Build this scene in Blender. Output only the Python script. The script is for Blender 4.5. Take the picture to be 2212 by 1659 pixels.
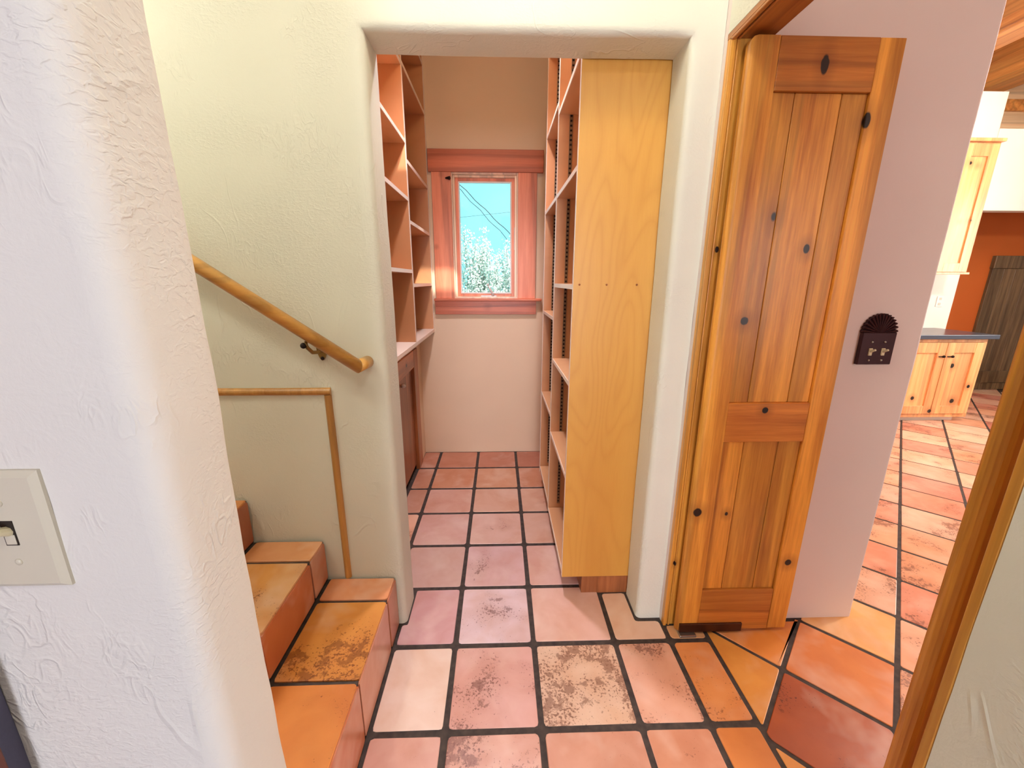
import bpy, bmesh, math, random
from mathutils import Vector, Matrix, noise
random.seed(7)
scene = bpy.context.scene
for o in list(bpy.data.objects):
    bpy.data.objects.remove(o)
COL = scene.collection

# ------------------------------------------------------------------ camera
cd = bpy.data.cameras.new('camera')
cam = bpy.data.objects.new('camera', cd)
COL.objects.link(cam)
Rv = Vector((0.99952232, -0.0307774, 0.00280614))
Uv = Vector((0.00494059, 0.24875808, 0.96855305))
Fv = Vector((0.03050759, 0.96807653, -0.24879132))
cam.matrix_world = Matrix(((Rv.x, Uv.x, -Fv.x, 0.0), (Rv.y, Uv.y, -Fv.y, 0.0), (Rv.z, Uv.z, -Fv.z, 1.40), (0, 0, 0, 1)))
cd.sensor_fit = 'HORIZONTAL'
cd.sensor_width = 36.0
cd.lens = 36.0 * 871.9 / 2212.0
cd.clip_start = 0.02
cd.clip_end = 200
scene.camera = cam

# ------------------------------------------------------------------ world, lights, exposure
w = bpy.data.worlds.new('world')
scene.world = w
w.use_nodes = True
bg = w.node_tree.nodes['Background']
bg.inputs['Color'].default_value = (0.32, 0.92, 1.0, 1)
bg.inputs['Strength'].default_value = 1.3
scene.view_settings.view_transform = 'Standard'
scene.view_settings.look = 'None'
scene.view_settings.gamma = 1.0
scene.view_settings.use_curve_mapping = False
scene.view_settings.exposure = 0.0


def sun(rot, e, col):
    l = bpy.data.lights.new('sun', 'SUN')
    l.energy = e
    l.color = col
    l.angle = 0.02
    o = bpy.data.objects.new('sun', l)
    o.rotation_euler = rot
    COL.objects.link(o)


def area(name, loc, target, sx, sy, e, col):
    l = bpy.data.lights.new(name, 'AREA')
    l.shape = 'RECTANGLE'
    l.size = sx
    l.size_y = sy
    l.energy = e
    l.color = col
    o = bpy.data.objects.new(name, l)
    o.location = loc
    o.rotation_euler = (Vector(target) - Vector(loc)).to_track_quat('-Z', 'Y').to_euler()
    COL.objects.link(o)


sun((math.radians(48), 0, math.radians(20)), 6.0, (1.0, 0.96, 0.9))
# glazed door far behind the photographer: cool daylight down the hall
area('daylight_from_hall_window', (0.05, -5.90, 1.35), (0.05, 0.0, 1.25), 1.1, 2.0, 205, (0.88, 0.88, 1.0))
# kitchen: ceiling light field, plus unseen fills added at the right and rear
area('kitchen_right_fill', (6.3, 2.1, 1.7), (1.5, 1.2, 1.1), 1.6, 1.4, 115, (1.0, 0.93, 0.86))  # fill added to lift the left wall's end face, no window there
area('kitchen_cabinet_light', (4.6, 2.6, 3.3), (4.8, 4.2, 1.2), 0.8, 0.8, 34, (1.0, 0.90, 0.76))
area('kitchen_rear_fill', (2.4, -2.40, 1.5), (1.6, 2.0, 1.1), 1.6, 1.4, 46, (1.0, 0.92, 0.94))  # fill added to brighten the white wall, door and floor


# ------------------------------------------------------------------ node helpers
def s2l(c):
    return tuple(((v / 255 / 12.92) if v / 255 <= 0.04045 else ((v / 255 + 0.055) / 1.055) ** 2.4) for v in c)


class NT:
    def __init__(self, name):
        self.m = bpy.data.materials.new(name)
        self.m.use_nodes = True
        self.t = self.m.node_tree
        self.b = self.t.nodes['Principled BSDF']
        self.pos = self.n('ShaderNodeNewGeometry').outputs['Position']

    def n(self, typ, **kw):
        nd = self.t.nodes.new(typ)
        for k, v in kw.items():
            setattr(nd, k, v)
        return nd

    def l(self, a, b):
        self.t.links.new(a, b)

    def put(self, sock, v):
        if isinstance(v, bpy.types.NodeSocket):
            self.l(v, sock)
        else:
            if isinstance(v, tuple) and len(v) == 3 and sock.type == 'RGBA':
                v = v + (1,)
            sock.default_value = v

    def math(self, op, a, b=0.0, c=0.0, clamp=False):
        nd = self.n('ShaderNodeMath', operation=op)
        nd.use_clamp = clamp
        for i, v in enumerate((a, b, c)):
            self.put(nd.inputs[i], v)
        return nd.outputs[0]

    def vec(self, op, a, b):
        nd = self.n('ShaderNodeVectorMath', operation=op)
        self.put(nd.inputs[0], a)
        self.put(nd.inputs[1], b)
        return nd.outputs['Value'] if op in ('LENGTH', 'DISTANCE') else nd.outputs[0]

    def noise(self, v, scale, detail=3.0, rough=0.5, dist=0.0):
        nd = self.n('ShaderNodeTexNoise')
        self.put(nd.inputs['Vector'], v)
        nd.inputs['Scale'].default_value = scale
        nd.inputs['Detail'].default_value = detail
        nd.inputs['Roughness'].default_value = rough
        nd.inputs['Distortion'].default_value = dist
        return nd.outputs['Fac']

    def ramp(self, f, stops):
        nd = self.n('ShaderNodeValToRGB')
        e = nd.color_ramp.elements
        while len(e) < len(stops):
            e.new(0.5)
        for i, (p, c) in enumerate(stops):
            e[i].position = p
            e[i].color = (c + (1,)) if isinstance(c, tuple) else (c, c, c, 1)
        self.put(nd.inputs['Fac'], f)
        return nd.outputs['Color']

    def mix(self, f, a, b, mode='MIX'):
        nd = self.n('ShaderNodeMix', data_type='RGBA', blend_type=mode)
        self.put(nd.inputs[0], f)
        self.put(nd.inputs[6], a)
        self.put(nd.inputs[7], b)
        return nd.outputs[2]

    def bump(self, h, strength, dist):
        nd = self.n('ShaderNodeBump')
        nd.inputs['Strength'].default_value = strength
        nd.inputs['Distance'].default_value = dist
        self.put(nd.inputs['Height'], h)
        self.l(nd.outputs[0], self.b.inputs['Normal'])

    def out(self, col, rough=0.5, coat=0.0, metal=0.0):
        self.put(self.b.inputs['Base Color'], col)
        self.put(self.b.inputs['Roughness'], rough)
        self.b.inputs['Coat Weight'].default_value = coat
        self.b.inputs['Coat Roughness'].default_value = 0.25
        self.b.inputs['Metallic'].default_value = metal
        return self.m


def plain(name, c, rough=0.5, metal=0.0, coat=0.0):
    return NT(name).out(s2l(c), rough, coat, metal)


def plaster(name, c, strength=0.55, knife=1.0):
    g = NT(name)
    big = g.noise(g.pos, 1.7, 2)
    fine = g.noise(g.pos, 220, 3, 0.6)
    med = g.noise(g.pos, 34, 4, 0.6, 1.2)
    # trowel skips: ridges that only show inside scattered patches
    st = g.vec('MULTIPLY', g.pos, (1.0, 1.0, 0.55))
    rid = g.noise(st, 42, 2, 0.5, 0.9)
    rid = g.math('ABSOLUTE', g.math('SUBTRACT', rid, 0.5))
    rid = g.math('SUBTRACT', 1.0, g.math('MULTIPLY', rid, 14.0), clamp=True)
    msk = g.noise(g.pos, 4.2, 3, 0.6, 0.4)
    msk = g.ramp(msk, [(0.56, 0.0), (0.64, 1.0)])
    lon = g.noise(g.vec('MULTIPLY', g.pos, (1.0, 1.0, 0.6)), 6.5, 2, 0.5, 0.8)
    lon = g.math('ABSOLUTE', g.math('SUBTRACT', lon, 0.47))
    lon = g.math('SUBTRACT', 1.0, g.math('MULTIPLY', lon, 55.0), clamp=True)
    lm = g.ramp(g.noise(g.pos, 5.1, 2), [(0.57, 0.0), (0.66, 1.0)])
    pit = g.noise(g.vec('MULTIPLY', g.pos, (1.0, 1.0, 1.7)), 95, 2, 0.5, 0.6)
    pit = g.math('MULTIPLY', g.ramp(pit, [(0.46, 0.0), (0.62, 1.0)]), g.ramp(g.noise(g.pos, 3.4, 2), [(0.46, 0.0), (0.60, 1.0)]))
    h = g.math('MULTIPLY', rid, msk)
    h = g.math('ADD', g.math('MULTIPLY', h, 0.42 * knife), g.math('MULTIPLY', pit, 0.22 * knife))
    h = g.math('ADD', h, g.math('MULTIPLY', g.math('MULTIPLY', lon, lm), 0.55 * knife))
    h = g.math('ADD', h, g.math('MULTIPLY', med, 0.30))
    h = g.math('ADD', h, g.math('MULTIPLY', fine, 0.10))
    h = g.math('ADD', h, g.math('MULTIPLY', big, 2.0))
    g.bump(h, strength, 0.004)
    base = s2l(c)
    col = g.mix(g.ramp(big, [(0.35, 0.0), (0.7, 1.0)]), base, tuple(v * 0.93 for v in base))
    return g.out(col, 0.72)


def pine(name, light, dark, axis='Z', knots=(), gloss=0.36, streak=1.0, coat=0.25, grain=1.0, spread=0.10):
    g = NT(name)
    rnd = g.n('ShaderNodeObjectInfo').outputs['Random']
    off = g.math('MULTIPLY', rnd, 37.0)
    sc = {'X': (0.045, 1, 1), 'Y': (1, 0.045, 1), 'Z': (1, 1, 0.045)}[axis]
    p = g.vec('MULTIPLY', g.pos, sc)
    cx = g.n('ShaderNodeCombineXYZ')
    for i in range(3):
        g.l(off, cx.inputs[i])
    p = g.vec('ADD', p, cx.outputs[0])
    fine = g.noise(p, 170 * grain, 4, 0.6, 0.4)
    band = g.noise(p, 22 * streak, 2, 0.5, 0.8)
    broad = g.noise(p, 9, 1, 0.5, 0.2)
    f = g.math('ADD', g.math('MULTIPLY', fine, 0.35), g.math('MULTIPLY', band, 0.65))
    col = g.ramp(f, [(0.30, s2l(dark)), (0.48, tuple((a + b) / 2 for a, b in zip(s2l(light), s2l(dark)))), (0.66, s2l(light))])
    sh = g.ramp(broad, [(0.38, 1.22), (0.455, 1.12), (0.475, 0.92), (0.53, 0.80), (0.55, 1.0), (0.66, 0.90)])
    col = g.mix(1.0, col, sh, 'MULTIPLY')
    v = g.math('ADD', 1.0 - spread, g.math('MULTIPLY', rnd, 2 * spread))
    col = g.mix(1.0, col, g.ramp(v, [(0.0, 0.0), (1.0, 1.0)]) if False else _grey(g, v), 'MULTIPLY')
    if knots:
        tot = None
        halo = None
        for (x, y, z, r, e) in knots:
            d = g.vec('SUBTRACT', g.pos, (x, y, z))
            es = {'X': (1 / e, 1, 1), 'Y': (1, 1 / e, 1), 'Z': (1, 1, 1 / e)}[axis]
            d = g.vec('LENGTH', g.vec('MULTIPLY', d, es), (0, 0, 0))
            d = g.math('ADD', d, g.math('MULTIPLY', g.math('SUBTRACT', band, 0.5), r * 0.6))
            k = g.math('SUBTRACT', 1.0, g.math('DIVIDE', d, r), clamp=True)
            tot = k if tot is None else g.math('MAXIMUM', tot, k)
            k2 = g.math('SUBTRACT', 1.0, g.math('DIVIDE', d, r * 3.2), clamp=True)
            halo = k2 if halo is None else g.math('MAXIMUM', halo, k2)
        col = g.mix(g.math('MULTIPLY', halo, 0.55), col, s2l((120, 58, 16)))
        col = g.mix(g.math('MULTIPLY', tot, 5.0, clamp=True), col, s2l((24, 12, 8)))
    g.bump(f, 0.12, 0.002)
    return g.out(col, gloss, coat)


def _grey(g, v):
    c = g.n('ShaderNodeCombineColor')
    for i in range(3):
        g.l(v, c.inputs[i])
    return c.outputs[0]


def ply(name, light, dark, plane='XZ', sc=1.0, gloss=0.4):
    g = NT(name)
    m = {'XZ': (2.4, 0.3, 0.55), 'YZ': (0.3, 2.4, 0.55), 'XY': (1.6, 0.5, 1.0)}[plane]
    p = g.vec('MULTIPLY', g.pos, tuple(v * sc for v in m))
    n1 = g.noise(p, 1.6, 2, 0.45, 0.35)
    r = g.math('FRACT', g.math('MULTIPLY', n1, 15.0))
    r = g.math('ABSOLUTE', g.math('SUBTRACT', r, 0.5))
    r = g.math('MULTIPLY', r, 2.0)
    r = g.math('POWER', r, 2.5)
    fib = g.noise(g.vec('MULTIPLY', g.pos, (1, 1, 0.06)), 260, 3, 0.6)
    big = g.noise(p, 1.1, 1)
    L, D = s2l(light), s2l(dark)
    col = g.mix(g.ramp(big, [(0.35, 0.0), (0.65, 1.0)]), L, tuple(a * 0.45 + b * 0.55 for a, b in zip(L, D)))
    col = g.mix(g.math('MULTIPLY', r, 0.22), col, D)
    col = g.mix(g.math('MULTIPLY', fib, 0.25), col, D)
    return g.out(col, gloss, 0.2)


def tile_mat():
    g = NT('saltillo_tile')
    oi = g.n('ShaderNodeObjectInfo')
    rnd = oi.outputs['Random']
    base = oi.outputs['Color']
    wear = oi.outputs['Alpha']
    off = g.math('MULTIPLY', rnd, 53.0)
    c = g.n('ShaderNodeCombineXYZ')
    for i in range(3):
        g.l(off, c.inputs[i])
    p = g.vec('ADD', g.pos, c.outputs[0])
    cloud = g.noise(p, 7, 4, 0.55, 0.5)
    col = g.mix(g.ramp(cloud, [(0.38, 0.0), (0.68, 1.0)]), base, g.mix(1.0, base, (0.90, 0.80, 0.72), 'MULTIPLY'))
    pale = g.ramp(g.noise(p, 4.3, 3, 0.6, 0.3), [(0.50, 0.0), (0.72, 0.55)])
    col = g.mix(pale, col, g.mix(0.5, col, (0.92, 0.80, 0.70)))
    # worn sealer: dark peppered blotches, denser where the wear value is high
    zone = g.noise(p, 5.0, 2, 0.5, 0.3)
    zone = g.math('ADD', zone, g.math('SUBTRACT', g.math('MULTIPLY', wear, 0.42), 0.34))
    zone = g.ramp(zone, [(0.38, 0.0), (0.62, 1.0)])
    pep = g.noise(p, 120, 4, 0.6, 0.15)
    th = g.math('SUBTRACT', 0.72, g.math('MULTIPLY', zone, 0.22))
    spot = g.math('MULTIPLY', g.math('SUBTRACT', pep, th), 14.0, clamp=True)
    blot = g.noise(p, 26, 5, 0.62, 0.25)
    th2 = g.math('SUBTRACT', 0.74, g.math('MULTIPLY', zone, 0.26))
    blot = g.math('MULTIPLY', g.math('SUBTRACT', blot, th2), 16.0, clamp=True)
    stain = g.math('MULTIPLY', g.math('MAXIMUM', spot, g.math('MULTIPLY', blot, 0.75)), 0.82)
    dark = g.mix(1.0, base, (0.22, 0.11, 0.085), 'MULTIPLY')
    col = g.mix(g.math('MULTIPLY', zone, 0.38), col, g.mix(1.0, base, (0.55, 0.36, 0.27), 'MULTIPLY'))
    col = g.mix(stain, col, dark)
    rough = g.math('ADD', 0.22, g.math('MULTIPLY', cloud, 0.22))
    h = g.math('ADD', cloud, g.math('MULTIPLY', g.noise(p, 60, 3), 0.15))
    g.bump(h, 0.25, 0.004)
    return g.out(col, rough, 0.3)


M = {}
M['wall'] = plaster('cream_plaster', (227, 226, 209))
M['wall_near'] = plaster('white_plaster', (222, 219, 215), 0.7, 0.8)
M['wall_white'] = plaster('smooth_white_plaster', (232, 218, 212), 0.18, 0.25)
M['wall_pantry'] = plaster('pantry_plaster', (232, 204, 172), 0.15, 0.2)
M['slate'] = plaster('shade_toned_plaster', (96, 96, 122), 0.3, 0.3)  # shade on the hall's left wall is put into this dark grey
M['orange'] = plaster('terracotta_paint', (214, 112, 46), 0.15, 0.2)
M['kitchen_white'] = plaster('kitchen_plaster', (246, 240, 230), 0.1, 0.1)
M['ceiling'] = plaster('ceiling_plaster', (236, 230, 216), 0.2, 0.3)
M['grout'] = NT('dark_grout')
_g = M['grout']
M['grout'] = _g.out(_g.ramp(_g.noise(_g.pos, 40, 4), [(0.3, s2l((44, 36, 34))), (0.7, s2l((74, 62, 56)))]), 0.75)
M['tile'] = tile_mat()
DK = [(0.943, 1.33, 2.005, 0.017, 2.0), (0.868, 1.33, 1.597, 0.014, 1.6), (0.991, 1.335, 1.501, 0.012, 1.4), (0.821, 1.335, 1.27, 0.016, 1.0),
      (1.100, 1.33, 1.866, 0.014, 1.8), (0.937, 1.33, 0.958, 0.012, 1.0), (0.743, 1.33, 0.555, 0.018, 1.0), (0.86, 1.335, 0.541, 0.009, 1.3), (1.132, 1.33, 0.327, 0.015, 1.0)]
M['pine'] = pine('varnished_pine', (232, 166, 68), (170, 98, 30), 'Z', DK, spread=0.16)
M['pine_x'] = pine('varnished_pine_rail', (214, 140, 58), (170, 94, 32), 'X', [(0.943, 1.33, 2.005, 0.028, 0.45)] + DK[5:6])
M['pine_y'] = pine('varnished_pine_header', (206, 134, 62), (160, 88, 36), 'Y')
M['pine_j'] = pine('varnished_pine_jamb', (222, 162, 66), (182, 112, 38), 'Z', [(0.716, 1.372, 1.50, 0.008, 1.6), (0.70, 1.372, 0.30, 0.008, 1.4)])
M['fir'] = pine('reddish_window_trim', (234, 148, 112), (208, 112, 74), 'Z', [(-0.405, 3.125, 2.12, 0.009, 1.0), (-0.462, 3.125, 1.637, 0.009, 1.0)], 0.45, 1.0, 0.1)
M['fir_x'] = pine('reddish_window_trim_flat', (214, 122, 86), (188, 96, 62), 'X', [(-0.09, 3.12, 1.202, 0.013, 1.2)], 0.45, 1.0, 0.1)
M['sash'] = pine('pale_sash_wood', (236, 206, 176), (222, 184, 150), 'Z', (), 0.4)
M['ply'] = ply('birch_plywood', (222, 166, 74), (190, 122, 44), 'XZ')
M['ply_in'] = ply('birch_plywood_inside', (220, 164, 116), (186, 124, 80), 'YZ')
M['shelf'] = ply('shelf_board', (226, 178, 136), (196, 138, 92), 'XY')
M['edge'] = plain('lit_edge_tone', (234, 214, 196), 0.35)  # light on the shelf edges is put into this pale tone
M['cab_wood'] = pine('dark_pantry_door_wood', (172, 104, 58), (132, 70, 34), 'Z', [(-0.60, 2.60, 0.86, 0.012, 1.2)], 0.4)
M['rail'] = pine('pale_handrail_wood', (226, 174, 92), (202, 142, 62), 'X', (), 0.32, 1.0, 0.4)
M['strip'] = pine('half_round_strip_wood', (196, 146, 78), (164, 108, 48), 'Z', (), 0.4)
M['brass'] = plain('aged_brass', (150, 118, 70), 0.35, 0.9)
M['iron'] = plain('dark_iron', (34, 24, 24), 0.45, 0.5)
M['tin'] = plain('dark_pressed_tin', (66, 40, 44), 0.42, 0.6)
M['steel'] = plain('shelf_standard_steel', (150, 132, 110), 0.4, 0.7)
M['black'] = plain('slot_shadow_black', (36, 26, 20), 0.8)
M['ivory'] = plain('ivory_plastic', (206, 200, 184), 0.35)
M['toggle'] = plain('ivory_toggle', (216, 206, 172), 0.3)
M['white_plastic'] = plain('white_plastic', (236, 232, 226), 0.35)
M['bronze'] = plain('bronze_cover', (78, 44, 26), 0.35, 0.6)
M['chrome'] = plain('worn_chrome', (170, 168, 160), 0.3, 0.9)
M['kit'] = pine('pale_knotty_pine', (240, 184, 126), (220, 146, 88), 'Z', [(4.176, 3.80, 0.255, 0.02, 1.0), (4.50, 3.80, 0.589, 0.022, 1.2), (4.598, 3.80, 0.223, 0.024, 1.0), (4.714, 3.79, 0.378, 0.018, 1.0), (4.375, 3.79, 0.12, 0.02, 1.0), (4.445, 4.05, 2.483, 0.024, 1.0), (4.524, 4.05, 2.46, 0.016, 1.0), (4.577, 4.05, 1.976, 0.016, 1.0), (4.491, 4.05, 1.967, 0.014, 1.0)], 0.4)
M['granite'] = plain('dark_slate_counter', (70, 78, 92), 0.22)
M['beam'] = pine('beam_wood', (226, 160, 88), (186, 112, 52), 'Y', (), 0.5)
M['plank'] = pine('ceiling_plank_wood', (196, 112, 70), (140, 62, 40), 'X', (), 0.5)
M['darkdoor'] = pine('weathered_dark_door', (134, 112, 80), (74, 54, 38), 'Z', (), 0.4, 1.5, 0.2, 1.0, 0.25)
M['leaf'] = plain('pale_green_leaf', (238, 244, 234), 0.6)
M['bark'] = plain('grey_bark', (128, 140, 136), 0.8)
M['wire'] = plain('black_cable', (30, 60, 70), 0.6)
M['ground'] = plain('bright_dry_ground', (236, 232, 216), 0.9)


def glass():
    g = NT('window_glass')
    t = g.t
    tr = g.n('ShaderNodeBsdfTransparent')
    gl = g.n('ShaderNodeBsdfGlossy')
    gl.inputs['Roughness'].default_value = 0.02
    fr = g.n('ShaderNodeFresnel')
    mx = g.n('ShaderNodeMixShader')
    g.l(fr.outputs[0], mx.inputs[0])
    g.l(tr.outputs[0], mx.inputs[1])
    g.l(gl.outputs[0], mx.inputs[2])
    g.l(mx.outputs[0], t.nodes['Material Output'].inputs['Surface'])
    return g.m


M['glass'] = glass()

# ------------------------------------------------------------------ mesh helpers
ORIG = {}


def link(o, parent=None):
    COL.objects.link(o)
    if parent is not None:
        o.parent = parent
    return o


def obj(name, bm, mat, parent=None, smooth=False):
    """one mesh object; bm holds world coordinates"""
    me = bpy.data.meshes.new(name)
    bmesh.ops.recalc_face_normals(bm, faces=bm.faces[:])
    bm.to_mesh(me)
    bm.free()
    if isinstance(mat, (list, tuple)):
        for m_ in mat:
            me.materials.append(m_)
    else:
        me.materials.append(mat)
    if smooth:
        me.polygons.foreach_set('use_smooth', [True] * len(me.polygons))
    o = bpy.data.objects.new(name, me)
    link(o, parent)
    if parent is not None:
        L = ORIG.get(parent.name, Vector((0, 0, 0)))
        me.transform(Matrix.Translation(-L))
        ORIG[o.name] = L
    return o


def empty(name, loc):
    o = bpy.data.objects.new(name, None)
    o.empty_display_size = 0.05
    o.location = loc
    link(o)
    ORIG[o.name] = Vector(loc)
    return o


def tag(o, label=None, cat=None, group=None, kind=None):
    if label:
        o['label'] = label
    if cat:
        o['category'] = cat
    if group:
        o['group'] = group
    if kind:
        o['kind'] = kind
    return o


def struct(o, label=None):
    o['kind'] = 'structure'
    if label:
        o['label'] = label
    return o


def nb():
    return bmesh.new()


def bx(bm, x0, x1, y0, y1, z0, z1, bev=0.0, seg=2):
    vs = [bm.verts.new(c) for c in ((x0, y0, z0), (x1, y0, z0), (x1, y1, z0), (x0, y1, z0), (x0, y0, z1), (x1, y0, z1), (x1, y1, z1), (x0, y1, z1))]
    fs = [bm.faces.new([vs[i] for i in f]) for f in ((0, 3, 2, 1), (4, 5, 6, 7), (0, 1, 5, 4), (1, 2, 6, 5), (2, 3, 7, 6), (3, 0, 4, 7))]
    if bev > 0:
        es = set(e for f in fs for e in f.edges)
        bmesh.ops.bevel(bm, geom=list(es), offset=bev, segments=seg, affect='EDGES', profile=0.5)
    return bm


def box(name, dims, mat, parent=None, bev=0.0, seg=2):
    return obj(name, bx(nb(), *dims, bev, seg), mat, parent)


def tube(bm, pts, r, n=10, caps=True):
    pts = [Vector(p) for p in pts]
    rings = []
    for i, p in enumerate(pts):
        d = (pts[min(i + 1, len(pts) - 1)] - pts[max(i - 1, 0)]).normalized()
        a = d.orthogonal().normalized() if abs(d.z) > 0.95 else d.cross(Vector((0, 0, 1))).normalized()
        b = d.cross(a).normalized()
        rr = r[i] if isinstance(r, (list, tuple)) else r
        rings.append([bm.verts.new(p + (a * math.cos(t) + b * math.sin(t)) * rr) for t in [2 * math.pi * k / n for k in range(n)]])
    for i in range(len(rings) - 1):
        for k in range(n):
            bm.faces.new((rings[i][k], rings[i][(k + 1) % n], rings[i + 1][(k + 1) % n], rings[i + 1][k]))
    if caps:
        bm.faces.new(rings[0][::-1])
        bm.faces.new(rings[-1])
    return bm


def prism(bm, pts, axis, a0, a1):
    """extrude a polygon given in the two other axes along axis"""
    def mk(p, a):
        return {'X': (a, p[0], p[1]), 'Y': (p[0], a, p[1]), 'Z': (p[0], p[1], a)}[axis]
    A = [bm.verts.new(mk(p, a0)) for p in pts]
    B = [bm.verts.new(mk(p, a1)) for p in pts]
    n = len(pts)
    for i in range(n):
        bm.faces.new((A[i], A[(i + 1) % n], B[(i + 1) % n], B[i]))
    bm.faces.new(A[::-1])
    bm.faces.new(B)
    return bm


def inset_poly(pts, d):
    """offset a counter-clockwise polygon inwards by d (2D)"""
    n = len(pts)
    out = []
    for i in range(n):
        p0, p1, p2 = Vector(pts[i - 1]), Vector(pts[i]), Vector(pts[(i + 1) % n])
        e1 = (p1 - p0).normalized()
        e2 = (p2 - p1).normalized()
        n1 = Vector((-e1.y, e1.x))
        n2 = Vector((-e2.y, e2.x))
        den = 1 + n1.dot(n2)
        out.append(tuple(p1 + (n1 + n2) * (d / max(den, 0.35))))
    return out


def round_poly(pts, r, seg=2):
    n = len(pts)
    out = []
    for i in range(n):
        p0, p1, p2 = Vector(pts[i - 1]), Vector(pts[i]), Vector(pts[(i + 1) % n])
        rr = min(r, (p0 - p1).length * 0.4, (p2 - p1).length * 0.4)
        a = p1 + (p0 - p1).normalized() * rr
        b = p1 + (p2 - p1).normalized() * rr
        for k in range(seg + 1):
            t = k / seg
            q = a * (1 - t) ** 2 + p1 * 2 * t * (1 - t) + b * t * t
            out.append(tuple(q))
    return out


def area2(pts):
    return 0.5 * sum(pts[i - 1][0] * pts[i][1] - pts[i][0] * pts[i - 1][1] for i in range(len(pts)))


def tile(poly, col, wear, parent, frame=None, gap=0.02, thick=0.012, r=0.012, pale=0.0):
    """one fired-clay tile; poly in plane coordinates, bounded by joint centre lines"""
    if frame is None:
        frame = (Vector((0, 0, 0)), Vector((1, 0, 0)), Vector((0, 1, 0)), Vector((0, 0, 1)))
    if area2(poly) < 0:
        poly = poly[::-1]
    if area2(poly) < 0.0012:
        return None
    p = inset_poly(poly, gap / 2)
    if area2(p) < 0.0004:
        return None
    p = round_poly(p, r)
    p = [(x + random.uniform(-.0012, .0012), y + random.uniform(-.0012, .0012)) for x, y in p]
    q = inset_poly(p, 0.002)
    O, u, v, nn = frame
    lift = random.uniform(-0.0008, 0.0008)
    bm = nb()
    A = [bm.verts.new(O + u * a + v * b - nn * thick) for a, b in p]
    B = [bm.verts.new(O + u * a + v * b - nn * 0.0012) for a, b in p]
    C = [bm.verts.new(O + u * a + v * b + nn * lift) for a, b in q]
    n = len(p)
    for i in range(n):
        j = (i + 1) % n
        bm.faces.new((A[i], A[j], B[j], B[i]))
        bm.faces.new((B[i], B[j], C[j], C[i]))
    bm.faces.new(C)
    o = obj('tile', bm, M['tile'], parent)
    if pale:
        col = tuple(a * (1 - pale) + b * pale for a, b in zip(col, (214, 190, 190)))
    c = s2l(col)
    k = random.uniform(0.94, 1.05)
    o.color = (c[0] * k, c[1] * k, c[2] * k, wear)
    return o


def clip(poly, a, b, c):
    """keep a*x + b*y <= c"""
    out = []
    for i in range(len(poly)):
        p, q = poly[i - 1], poly[i]
        dp, dq = a * p[0] + b * p[1] - c, a * q[0] + b * q[1] - c
        if dp * dq < 0:
            t = dp / (dp - dq)
            out.append((p[0] + t * (q[0] - p[0]), p[1] + t * (q[1] - p[1])))
        if dq <= 0:
            out.append(q)
    return out


def cuts(vals, step):
    vals = sorted(set(vals))
    out = []
    for a, b in zip(vals, vals[1:]):
        n = max(1, int(round((b - a) / step)))
        out += [a + (b - a) * i / n for i in range(n)]
    return out + [vals[-1]]


def plaster_wall(name, axis, a0, a1, z0, z1, t0, t1, mat, holes=(), step=0.045, bev=0.018, round_fn=None, amp=0.0035, label=None, freq=2.6):
    """hand-plastered wall running along axis ('X' or 'Y') from t0 to t1 thick, with rectangular holes and rounded free arrises"""
    A = cuts([a0, a1] + [h[0] for h in holes] + [h[1] for h in holes], step)
    Z = cuts([z0, z1] + [h[2] for h in holes] + [h[3] for h in holes], step)
    bm = nb()
    cache = {}

    def V(i, k, s):
        key = (i, k, s)
        if key not in cache:
            a, z, t = A[i], Z[k], (t0, t1)[s]
            cache[key] = bm.verts.new((a, t, z) if axis == 'X' else (t, a, z))
        return cache[key]

    def solid(i, k):
        if i < 0 or k < 0 or i >= len(A) - 1 or k >= len(Z) - 1:
            return False
        ca, cz = (A[i] + A[i + 1]) / 2, (Z[k] + Z[k + 1]) / 2
        return not any(h[0] < ca < h[1] and h[2] < cz < h[3] for h in holes)
    for i in range(len(A) - 1):
        for k in range(len(Z) - 1):
            if not solid(i, k):
                continue
            for s in (0, 1):
                bm.faces.new((V(i, k, s), V(i + 1, k, s), V(i + 1, k + 1, s), V(i, k + 1, s)))
            for di, dk, e in ((-1, 0, ((i, k), (i, k + 1))), (1, 0, ((i + 1, k), (i + 1, k + 1))), (0, -1, ((i, k), (i + 1, k))), (0, 1, ((i, k + 1), (i + 1, k + 1)))):
                if not solid(i + di, k + dk):
                    (p, q) = e
                    bm.faces.new((V(*p, 0), V(*q, 0), V(*q, 1), V(*p, 1)))
    bmesh.ops.recalc_face_normals(bm, faces=bm.faces[:])
    if round_fn:
        es = [e for e in bm.edges if len(e.link_faces) == 2 and e.calc_face_angle(0) > 1.2 and round_fn((e.verts[0].co + e.verts[1].co) / 2)]
        if es:
            bmesh.ops.bevel(bm, geom=es, offset=bev, segments=4, affect='EDGES', profile=0.5)
    bm.normal_update()
    for v in bm.verts:
        if v.co.z > z0 + 0.01:
            d = noise.noise(v.co * freq) + 0.5 * noise.noise(v.co * freq * 3.7)
            v.co += v.normal * (d * amp)
    o = obj(name, bm, mat, None, True)
    for e in o.data.edges:
        pass
    try:
        o.data.set_sharp_from_angle(angle=math.radians(50))
    except Exception:
        pass
    return struct(o, label)


def pxX(x0, x1, y0, y1, z0, z1):
    return (x0, x1, y0, y1, z0, z1)


# ================================================================== LARGE STRUCTURE
YW, YB = 1.41, 1.55           # front and back of the wall with the pantry opening
OX0, OX1, OZ = -0.395, 0.580, 2.110

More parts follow.
